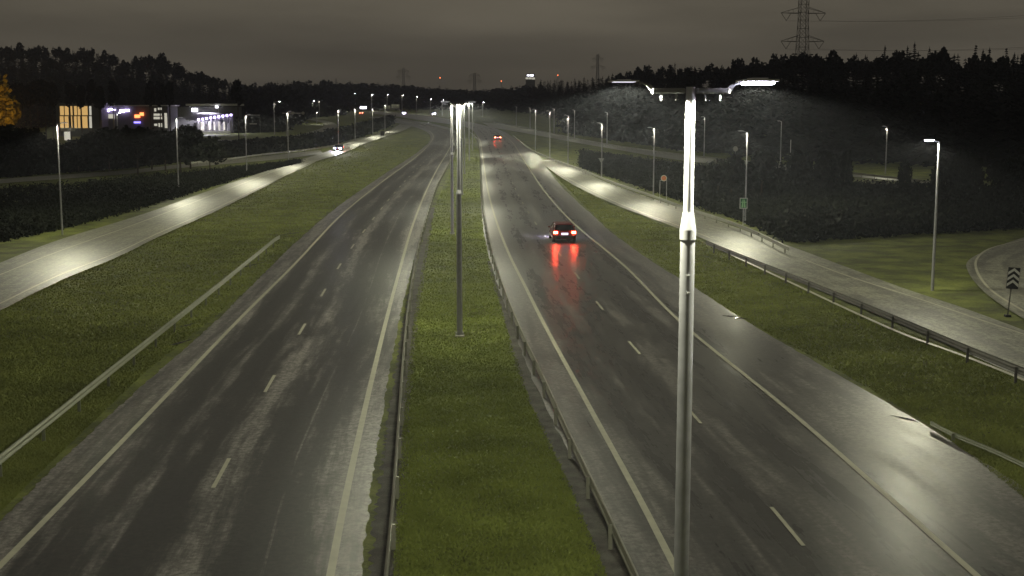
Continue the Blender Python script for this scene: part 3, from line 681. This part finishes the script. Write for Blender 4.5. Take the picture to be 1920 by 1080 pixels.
q = spot(r, (0,-4,8), 3000, col=(.85,.8,1), size=math.radians(150))
YG = 395.
r = rootat('glazed_hall', 138, YG, 'tall hall glowing orange behind dark window bars', 'building')
bpart(r, 'wall', 'wall', (104,192,193,258,YG,14))
for x0, x1 in ((112,120),(121,129),(131.5,136),(138.5,144.5),(145.3,151),(153,164.5),(167,173)):
    bpart(r, 'window', 'orange_l' if x1 < 170 else 'floor_l', (x0,x1,199,216,YG-.1,.06)); bpart(r, 'window', 'orange_l' if x1 < 170 else 'floor_l', (x0,x1,218,240,YG-.1,.06))
YS = 400.
r = rootat('shop', 250, YS, 'low shop with violet-white lights and red and blue signs', 'building')
bpart(r, 'wall', 'wall', (192,316,199,254,YS+2,12)); bpart(r, 'roof_edge', 'paleWall', (192,316,197,199,YS+1.6,13))
for b in ((194,199,206,211),(199,204,204.5,209.5),(204.5,210,203.5,207),(212,216,205,206.5),(224,233,206,210.5),(234,242,205,209)): bpart(r, 'strip_light', 'violet', (*b,YS+1.4,.4))
bpart(r, 'red_sign', 'red_l', (252,262,215,221,YS+1.3,.4)); bpart(r, 'red_sign', 'red_l', (262,269,211,217,YS+1.3,.4)); bpart(r, 'pink_sign', 'floor_l', (203,214,214,222,YS+1.3,.4)); bpart(r, 'blue_sign', 'blue_l', (251,263,228,231,YS+1.3,.4))
for b in ((289,293,203,209),(296,303,202,206),(288,303,213,217),(288,304,219,223.5),(289,295,232,236),(297,304,231,238),(308,314,212,240)): bpart(r, 'window', 'floor_l', (*b,YS+1.8,.06))
r = rootat('kiosk', 125, 300, 'small pale kiosk with a wider flat top among the trees', 'kiosk')
bpart(r, 'wall', 'floor_l', (120,129,247,263,300,1.2)); bpart(r, 'roof', 'paleWall', (114,135,240,246,299.6,2))  # kiosk wall has a faint glow of its own, it is no lit pane
# portal frame and barrier arm beside the hillside road
r = rootat('portal_frame', 475, 330, 'thin grey portal frame with a short crossbar near the showroom', 'frame')
bpart(r, 'post', 'galv', (462,463.2,215,252,330,.2)); bpart(r, 'post', 'galv', (487,488,215,250,330,.2)); bpart(r, 'beam', 'galv', (463.4,486.8,215,216.4,330,.2)); bpart(r, 'panel', 'paleWall', (468,481,231,233.4,330,.3))
r = rootat('height_barrier', 550, 345, 'long pale horizontal arm with two round ends beside a lamp', 'barrier')
bpart(r, 'arm', 'galv', (529,566,211.3,213,345,.2)); bpart(r, 'post', 'galv', (536,537.5,213.2,262,345,.2))
for x in (549,568): 
    a = AT(x, 212, 344.6); m = MB(); m.tube(a, a+Vector((0,.3,0)), .42, .42, 12); me = m.mesh('disc', M['paleWall']); me.transform(Matrix.Translation(-r.location)); link('disc', me, r)
# far lit sign panels
r = rootat('lit_billboard', 681, 880, 'small white lit sign panel above the far road curve', 'sign'); bpart(r, 'panel', 'white_l', (675,687,199.5,204,880,.4)); bpart(r, 'post', 'galv', (680,681,204.2,211,880,.3))
r = rootat('sign_gantry', 735, 870, 'pale blue-grey road sign gantry over the distant curve', 'sign gantry')
bpart(r, 'sign_panel', 'paleWall', (720,732,198,203.5,870,.4)); bpart(r, 'sign_panel', 'paleWall', (734,749,195.5,203,870,.4)); bpart(r, 'beam', 'galv', (712,750,204,205.2,870.6,.4)); bpart(r, 'post', 'galv', (712,713,205.4,212,870.6,.4)); bpart(r, 'post', 'galv', (749,750,205.4,213,870.6,.4))
# tower block with lit top floors, masts with red lights
r = rootat('tower_block', 994, 1250, 'distant tower block with two lit bands of windows above the trees', 'building')
bpart(r, 'wall', 'wall', (986,1003,138.5,200,1250,8)); 
for b in ((988,993,140.2,142.6),(994.5,1000,139.8,142.8),(985.6,991,145,148.6),(991.5,997,144.8,148.6),(997.5,1003,145.2,149)): bpart(r, 'window', 'white_l' if b[2] < 143 else 'floor_l', (*b,1249.6,.3))
for px, py, py2, nm in ((825,146,158,'leftmost of the three'),(940,152,160,'middle one of the three'),(1046,141,152,'rightmost of the three')):
    r = rootat('radio_mast', px, 1280, f'thin mast with a dim red light on the skyline, {nm}', 'mast', 'masts with red lights')
    bpart(r, 'mast_pole', 'darksteel', (px-.3,px+.3,py+1,195,1280,.3)); bpart(r, 'red_light', 'red_l', (px-.8,px+.8,py-1,py+.9,1280,.4))

# ---------------------------------------------------------------- pylons and wires
def lattice(nm, X, Y, zb, ztop, wb, wt, arms, label, t=.09):
    root = empty('power_pylon', (X, Y, zb), .12, label, 'pylon')
    H = ztop - zb; wid = lambda z: wb + (wt-wb)*min(1, z/(H*.7))
    m = MB(); c = [(-1,-1),(1,-1),(1,1),(-1,1)]
    zs = [0]; 
    while zs[-1] < H-.5: zs.append(min(H, zs[-1] + max(1.5, wid(zs[-1])*.95)))
    for a, b in zip(zs, zs[1:]):
        for (sx, sy) in c: m.tube((sx*wid(a)/2, sy*wid(a)/2, a), (sx*wid(b)/2, sy*wid(b)/2, b), t, t, 5)
    m.build('leg_frame', M['darksteel'], root)
    m = MB()
    for a, b in zip(zs, zs[1:]):
        for i in range(4):
            (x0,y0),(x1,y1) = c[i], c[(i+1)%4]; A, B = wid(a)/2, wid(b)/2
            m.tube((x0*A,y0*A,a),(x1*B,y1*B,b), t*.6, t*.6, 4); m.tube((x1*A,y1*A,a),(x0*B,y0*B,b), t*.6, t*.6, 4); m.tube((x0*B,y0*B,b),(x1*B,y1*B,b), t*.6, t*.6, 4)
    tag(m.build('bracing', M['darksteel'], root), kind='stuff')
    for z, L in arms:
        w_ = wid(z)/2
        for s_ in (-1,1):
            m = MB()
            for sy in (-1,1): m.tube((s_*w_, sy*w_, z), (s_*L, 0, z+.1), t, t, 5); m.tube((s_*w_, sy*w_, z+2.1), (s_*L, 0, z+.2), t*.8, t*.8, 5)
            for q in (.35,.6): m.tube((s_*(w_+(L-w_)*q), 0, z), (s_*(w_+(L-w_)*q), 0, z+2.1*(1-q)), t*.6, t*.6, 4)
            m.build('crossarm', M['darksteel'], root)
            m = MB(); m.tube((s_*L,0,z), (s_*(L-1.9),0,z-2.6), t*.9, t*.9, 6); m.tube((s_*(L-3.6),0,z), (s_*(L-1.9),0,z-2.6), t*.9, t*.9, 6); m.build('insulator', M['darksteel'], root)
    return root
YP = 470.; Xp = XT(YP, 1501); zb = gz(Xp, YP)
arms = [(ZT(YP, 78)-zb, 8.0), (ZT(YP, 25)-zb, 8.2), (ZT(YP, -28)-zb, 7.0)]
lattice('p', Xp, YP, zb-12, ZT(YP, -60), 6, 2.9, [(z+12, L) for z, L in arms], 'large lattice power pylon rising above the right-hand forest', .10)
for px, yt, nm in ((1120,102,'small distant pylon above the trees left of the lamp mast'),(890,136,'tiny faint pylon above the middle of the skyline'),(757,128,'tiny faint pylon on the skyline left of the median lamps')):
    Y = 1260; X = XT(Y, px); z1 = gz(X, Y); zt = ZT(Y, yt); lattice('q', X, Y, z1-4, zt, 5, 2, [((zt-z1)*.72+4, 7), ((zt-z1)*.9+4, 5.5)], nm, .12)
for i, (zz, L) in enumerate([(arms[0][0]+zb-2.6, 6.1), (arms[1][0]+zb-2.6, 6.3)]):
    for s_ in (-1,1):
        m = MB(); a = Vector((Xp+s_*L, YP, zz)); b = a + Vector((150, -120, 6)); prev = a
        for k in range(1, 25):
            t = k/24; q = a.lerp(b, t); q.z -= 9*4*t*(1-t)*.5; m.tube(prev, q, .03, .03, 4); prev = q
        tag(m.build('power_line', M['darksteel']), f'{["lower","upper"][i]} {["left","right"][s_>0]} conductor wire running from the large pylon to the right', 'power line', 'wires of the large pylon')

# ---------------------------------------------------------------- signs
def post(root, x, h, r=.03, mat='galv', nm='post'): return MB().tube((x,0,0), (x,0,h), r, r, 8).build(nm, M[mat], root)
M['orange'] = simple('orange_sheeting', (.95,.33,.12), .4); M['cream'] = simple('cream_sheeting', (.95,.85,.7), .4); M['green'] = simple('green_sheeting', (.03,.16,.06), .45); M['palegreen'] = simple('pale_green_sheeting', (.42,.75,.42), .45); M['whitesh'] = simple('white_sheeting', (.8,.8,.78), .4)
def retro(k, s_):                                # reflective sheeting throws lamp light back
    b = M[k].node_tree.nodes['Principled BSDF']; b.inputs['Metallic'].default_value = 0; b.inputs['Sheen Weight'].default_value = .3
# round orange sign
b = P(1244, 379); h = ZT(b.y, 334)-e(b.y)
r = empty('round_sign', b, -.06, 'round orange traffic sign with pale rim behind the right slip road guardrail', 'traffic sign')
post(r, -.42, h-.2); post(r, .32, h-.2); MB().tube((-.44,0,h-.25), (.34,0,h-.25), .02, .02, 6).build('crossbar', M['galv'], r)
MB().tube((0,-.03,h), (0,-.05,h), .34, .34, 28).build('rim', M['cream'], r); MB().tube((0,-.055,h), (0,-.062,h), .26, .26, 28).build('face', M['orange'], r)
# green motorway sign on its post
b = P(1393, 424); h0, h1 = ZT(b.y, 391)-e(b.y), ZT(b.y, 371)-e(b.y); wS = .34
r = empty('motorway_sign', b, -.05, 'small green sign with white border and motorway symbol on a post', 'traffic sign')
post(r, 0, h1, .035); MB().box((0,-.05,(h0+h1)/2), (wS*2,.02,h1-h0)).build('border', M['whitesh'], r)
MB().box((0,-.066,(h0+h1)/2), (wS*2-.12,.008,h1-h0-.12)).build('green_panel', M['green'], r)
zc = (h0+h1)/2; hh = (h1-h0)/2-.1
MB().poly([(-.19,-.072,zc-hh),(-.03,-.072,zc-hh),(-.02,-.072,zc+hh*.9),(-.09,-.072,zc+hh*.9)], .004).poly([(.19,-.072,zc-hh),(.03,-.072,zc-hh),(.02,-.072,zc+hh*.9),(.09,-.072,zc+hh*.9)], .004).build('symbol', M['palegreen'], r)
MB().box((0,-.08,zc+hh*.25), (.5,.006,.07)).build('symbol_bridge', M['palegreen'], r)
# yield sign seen from behind
b = P(1127, 336); h = ZT(b.y, 301)-e(b.y)
r = empty('yield_sign', b, .05, 'grey back of a downward-pointing triangular sign on a thin post', 'traffic sign')
post(r, 0, h, .03); MB().poly([(-.42,-.04,h+.33),(.42,-.04,h+.33),(0,-.04,h-.38)], .02).build('plate', M['galv'], r)
# small pale round sign and box near the forest
b = P(1378, 318); r = empty('round_sign', b, 0, 'small pale round sign far off in the dark scrub below the ramp', 'traffic sign'); h = ZT(b.y, 279)-e(b.y)
post(r, 0, h-.3, .04); MB().tube((0,-.03,h), (0,-.06,h), .42, .42, 20).build('face', M['whitesh'], r)
b = P(1481, 322); r = empty('utility_pole', b, 0, 'thin dim pole with a small pale box at its foot before the forest', 'pole'); h = ZT(b.y, 262)-e(b.y)
post(r, 0, h, .07, nm='shaft'); MB().box((.3,-.1,.35), (.7,.4,.6)).build('box', M['paleWall'], r)
# chevron board
b = P(1889, 594); h0, h1 = ZT(b.y, 541)-e(b.y), ZT(b.y, 501)-e(b.y)
r = empty('chevron_sign', b, 0, 'black and white chevron board pointing up on a leaning dark post', 'traffic sign'); r.rotation_euler = (0, .07, 0)
post(r, 0, h1-.1, .035, 'darksteel'); Wd = .30; Hb = h1-h0
MB().box((.02,-.06,(h0+h1)/2), (Wd*2,.025,Hb)).build('board', M['black'], r)
for k in range(3):
    z = h0 + Hb*(.10 + .27*k); t = Hb*.135; a_ = Hb*.20
    MB().poly([(.02-Wd+.01,-.076,z),(.02,-.076,z+a_),(.02+Wd-.01,-.076,z),(.02+Wd-.01,-.076,z+t),(.02,-.076,z+a_+t),(.02-Wd+.01,-.076,z+t)], .004).build('chevron', M['whitesh'], r)
MB().box((0,0,.05), (.3,.3,.12), bev=.03).build('foot', M['black'], r)
# dark cabinet beside the far slip road
b = P(717, 256); r = empty('roadside_cabinet', b, 0, 'small black box at the edge of the far left slip road', 'cabinet')
MB().box((0,0,.8), (1.1,.7,1.6), bev=.05).build('body', M['black'], r); MB().box((0,0,1.64), (1.2,.8,.08)).build('lid', M['black'], r)

# ---------------------------------------------------------------- cars
CARS = {}
def car_meshes(paint_):
    if paint_ in CARS: return CARS[paint_]
    body = simple('car_paint_'+paint_, {'red':(.16,.014,.012),'grey':(.12,.12,.13),'dark':(.03,.03,.035)}[paint_], .25, .2, noise=.05)
    # stations: y, half width, sill z, belt z, belt half width
    st = [(-2.15,.80,.42,.70,.76),(-2.08,.86,.30,.92,.84),(-1.6,.90,.24,.98,.87),(-.6,.91,.22,.97,.88),(.5,.91,.22,.95,.88),(1.1,.90,.24,.90,.85),(1.75,.87,.28,.80,.80),(2.1,.80,.34,.66,.72),(2.18,.70,.42,.58,.66)]
    bm = bmesh.new(); rings = []
    for y, w, z0, z1, wb in st:
        zm = (z0+z1)/2
        pts = [(-w*.93,z0),(-w,z0+.12),(-w*1.01,zm),(-wb,z1-.04),(-wb*.93,z1),(wb*.93,z1),(wb,z1-.04),(w*1.01,zm),(w,z0+.12),(w*.93,z0)]
        rings.append([bm.verts.new((x, y, z)) for x, z in pts])
    for a, b in zip(rings, rings[1:]):
        for i in range(10): bm.faces.new((a[i], a[(i+1)%10], b[(i+1)%10], b[i]))
    bm.faces.new(rings[0]); bm.faces.new(list(reversed(rings[-1]))); bmesh.ops.recalc_face_normals(bm, faces=bm.faces)
    me = bpy.data.meshes.new('body'); bm.to_mesh(me); bm.free(); me.materials.append(body)
    for p in me.polygons: p.use_smooth = True
    try: me.set_sharp_from_angle(angle=math.radians(35))
    except Exception: pass
    D = {'body': me}
    # cabin as glass with painted roof and pillars
    def loft(rs):
        bm = bmesh.new(); R = [[bm.verts.new(p) for p in r_] for r_ in rs]
        for a, b in zip(R, R[1:]):
            k = len(a)
            for i in range(k): bm.faces.new((a[i], a[(i+1)%k], b[(i+1)%k], b[i]))
        bm.faces.new(R[0]); bm.faces.new(list(reversed(R[-1]))); bmesh.ops.recalc_face_normals(bm, faces=bm.faces); return bm
    rect = lambda w, y0, y1, z: [(-w,y0,z),(w,y0,z),(w,y1,z),(-w,y1,z)]
    bm = loft([rect(.79,-1.93,1.25,.95), rect(.66,-1.55,.42,1.37)]); g = bpy.data.meshes.new('windows'); bm.to_mesh(g); bm.free(); g.materials.append(M['glass']); D['windows'] = g
    bm = loft([rect(.675,-1.62,.46,1.372), rect(.66,-1.56,.40,1.415), rect(.52,-1.35,.15,1.445)]); g = bpy.data.meshes.new('roof'); bm.to_mesh(g); bm.free(); g.materials.append(body); D['roof'] = g
    for s_ in (-1,1):
        pass
    m = MB()
    for s_ in (-1,1):
        m.tube((s_*.79,-1.94,.95), (s_*.665,-1.56,1.385), .045, .035, 6); m.tube((s_*.79,1.24,.93), (s_*.665,.42,1.385), .035, .03, 6); m.tube((s_*.80,-.45,.95), (s_*.67,-.5,1.385), .04, .035, 6)
    D['pillars'] = m.mesh('pillars', body)
    D['tyre'] = MB().tube((-.1,0,0), (.1,0,0), .32, .32, 20).mesh('tyre', M['rubber']); D['rim'] = MB().tube((-.108,0,0), (.108,0,0), .20, .20, 14).mesh('rim', M['galv'])
    D['tail'] = MB().box((0,0,0), (.30,.07,.17), bev=.02).mesh('tail_light', M['tail']); D['core'] = MB().box((0,-.042,0), (.17,.012,.10)).mesh('bulb', M['tailcore'])
    D['head'] = MB().box((0,0,0), (.32,.08,.15), bev=.03).mesh('headlight', M['head']); D['bump'] = MB().box((0,-2.15,.47), (1.62,.14,.22), bev=.04).mesh('bumper', M['black'])
    D['mirror'] = MB().box((0,0,0), (.16,.1,.12), bev=.02).mesh('mirror', body)
    CARS[paint_] = D; return D
def car(px, py, toward, label, paint_='grey', lights='tail', group=None, head_dir=0, hp=300):
    D = car_meshes(paint_); b = P(px, py); a = P(*toward); dv = (a-b); rz = math.atan2(-dv.x, dv.y)
    b.z = e(b.y) + off(b.y, .03)
    r = empty('car', b, rz, label, 'car', group)
    for k in ('body','windows','roof','pillars','bump'): link({'bump':'bumper'}.get(k, k), D[k], r)
    for sx in (-1,1):
        for y in (-1.35,1.35):
            t = link('wheel', D['tyre'], r); t.location = (sx*.80, y, .32); link('rim', D['rim'], t)
        t = link('tail_light', D['tail'] if lights == 'tail' else D['tail'], r); t.location = (sx*.70,-2.12,.80)
        link('bulb', D['core'], t)
        t = link('headlight', D['head'], r); t.location = (sx*.62,2.14,.64)
        t = link('mirror', D['mirror'], r); t.location = (sx*.98,.65,1.0)
    p = MB().box((0,-2.17,.70), (.52,.02,.16)).build('licence_plate', M['plate_l'], r)
    L = bpy.data.lights.new('headlight_beam', 'SPOT'); L.energy = hp; L.spot_size = math.radians(50); L.spot_blend = .7; L.shadow_soft_size = .3; L.color = (.9,.92,1)
    o = bpy.data.objects.new('headlight_beam', L); COL.objects.link(o); o.parent = r; o.location = (0,2.3,.7); o.rotation_euler = (math.radians(84),0,0)
    return r
car(1054, 452, (1012,405), 'dark red hatchback driving away in the right lane with bright tail lights', 'red', hp=120)
car(933, 264, (929,256), 'distant car with glowing red tail lights in the left of the right-hand carriageway', 'dark', hp=100)
car(635, 284, (560,308), 'oncoming car with bright violet-white headlights on the left slip road', 'grey', hp=2500)
for px, py, tw, nm in ((757,215,(790,224),'oncoming car with white headlights at the far bend, left of the two'),(813,216.5,(850,226),'oncoming car with white headlights at the far bend, right of the two')):
    car(px, py, tw, nm, 'dark', group='oncoming cars at the far bend', hp=100)
car(677, 215.5, (668,213), 'faraway car with orange-red tail glow under the white lit sign', 'dark', hp=60)

# ---------------------------------------------------------------- damp air
hz = MB().box((0, 640, 38), (2400, 1560, 82)).mesh('haze'); hm = bpy.data.materials.new('damp_air'); hm.use_nodes = True
hn = hm.node_tree.nodes; hn.remove(hn['Principled BSDF']); pv = hn.new('ShaderNodeVolumePrincipled'); pv.inputs['Color'].default_value = (.8,.84,1,1); pv.inputs['Density'].default_value = .00030; pv.inputs['Anisotropy'].default_value = .3
hm.node_tree.links.new(pv.outputs[0], hn['Material Output'].inputs['Volume']); hz.materials.append(hm)
tag(link('haze', hz), kind='stuff')
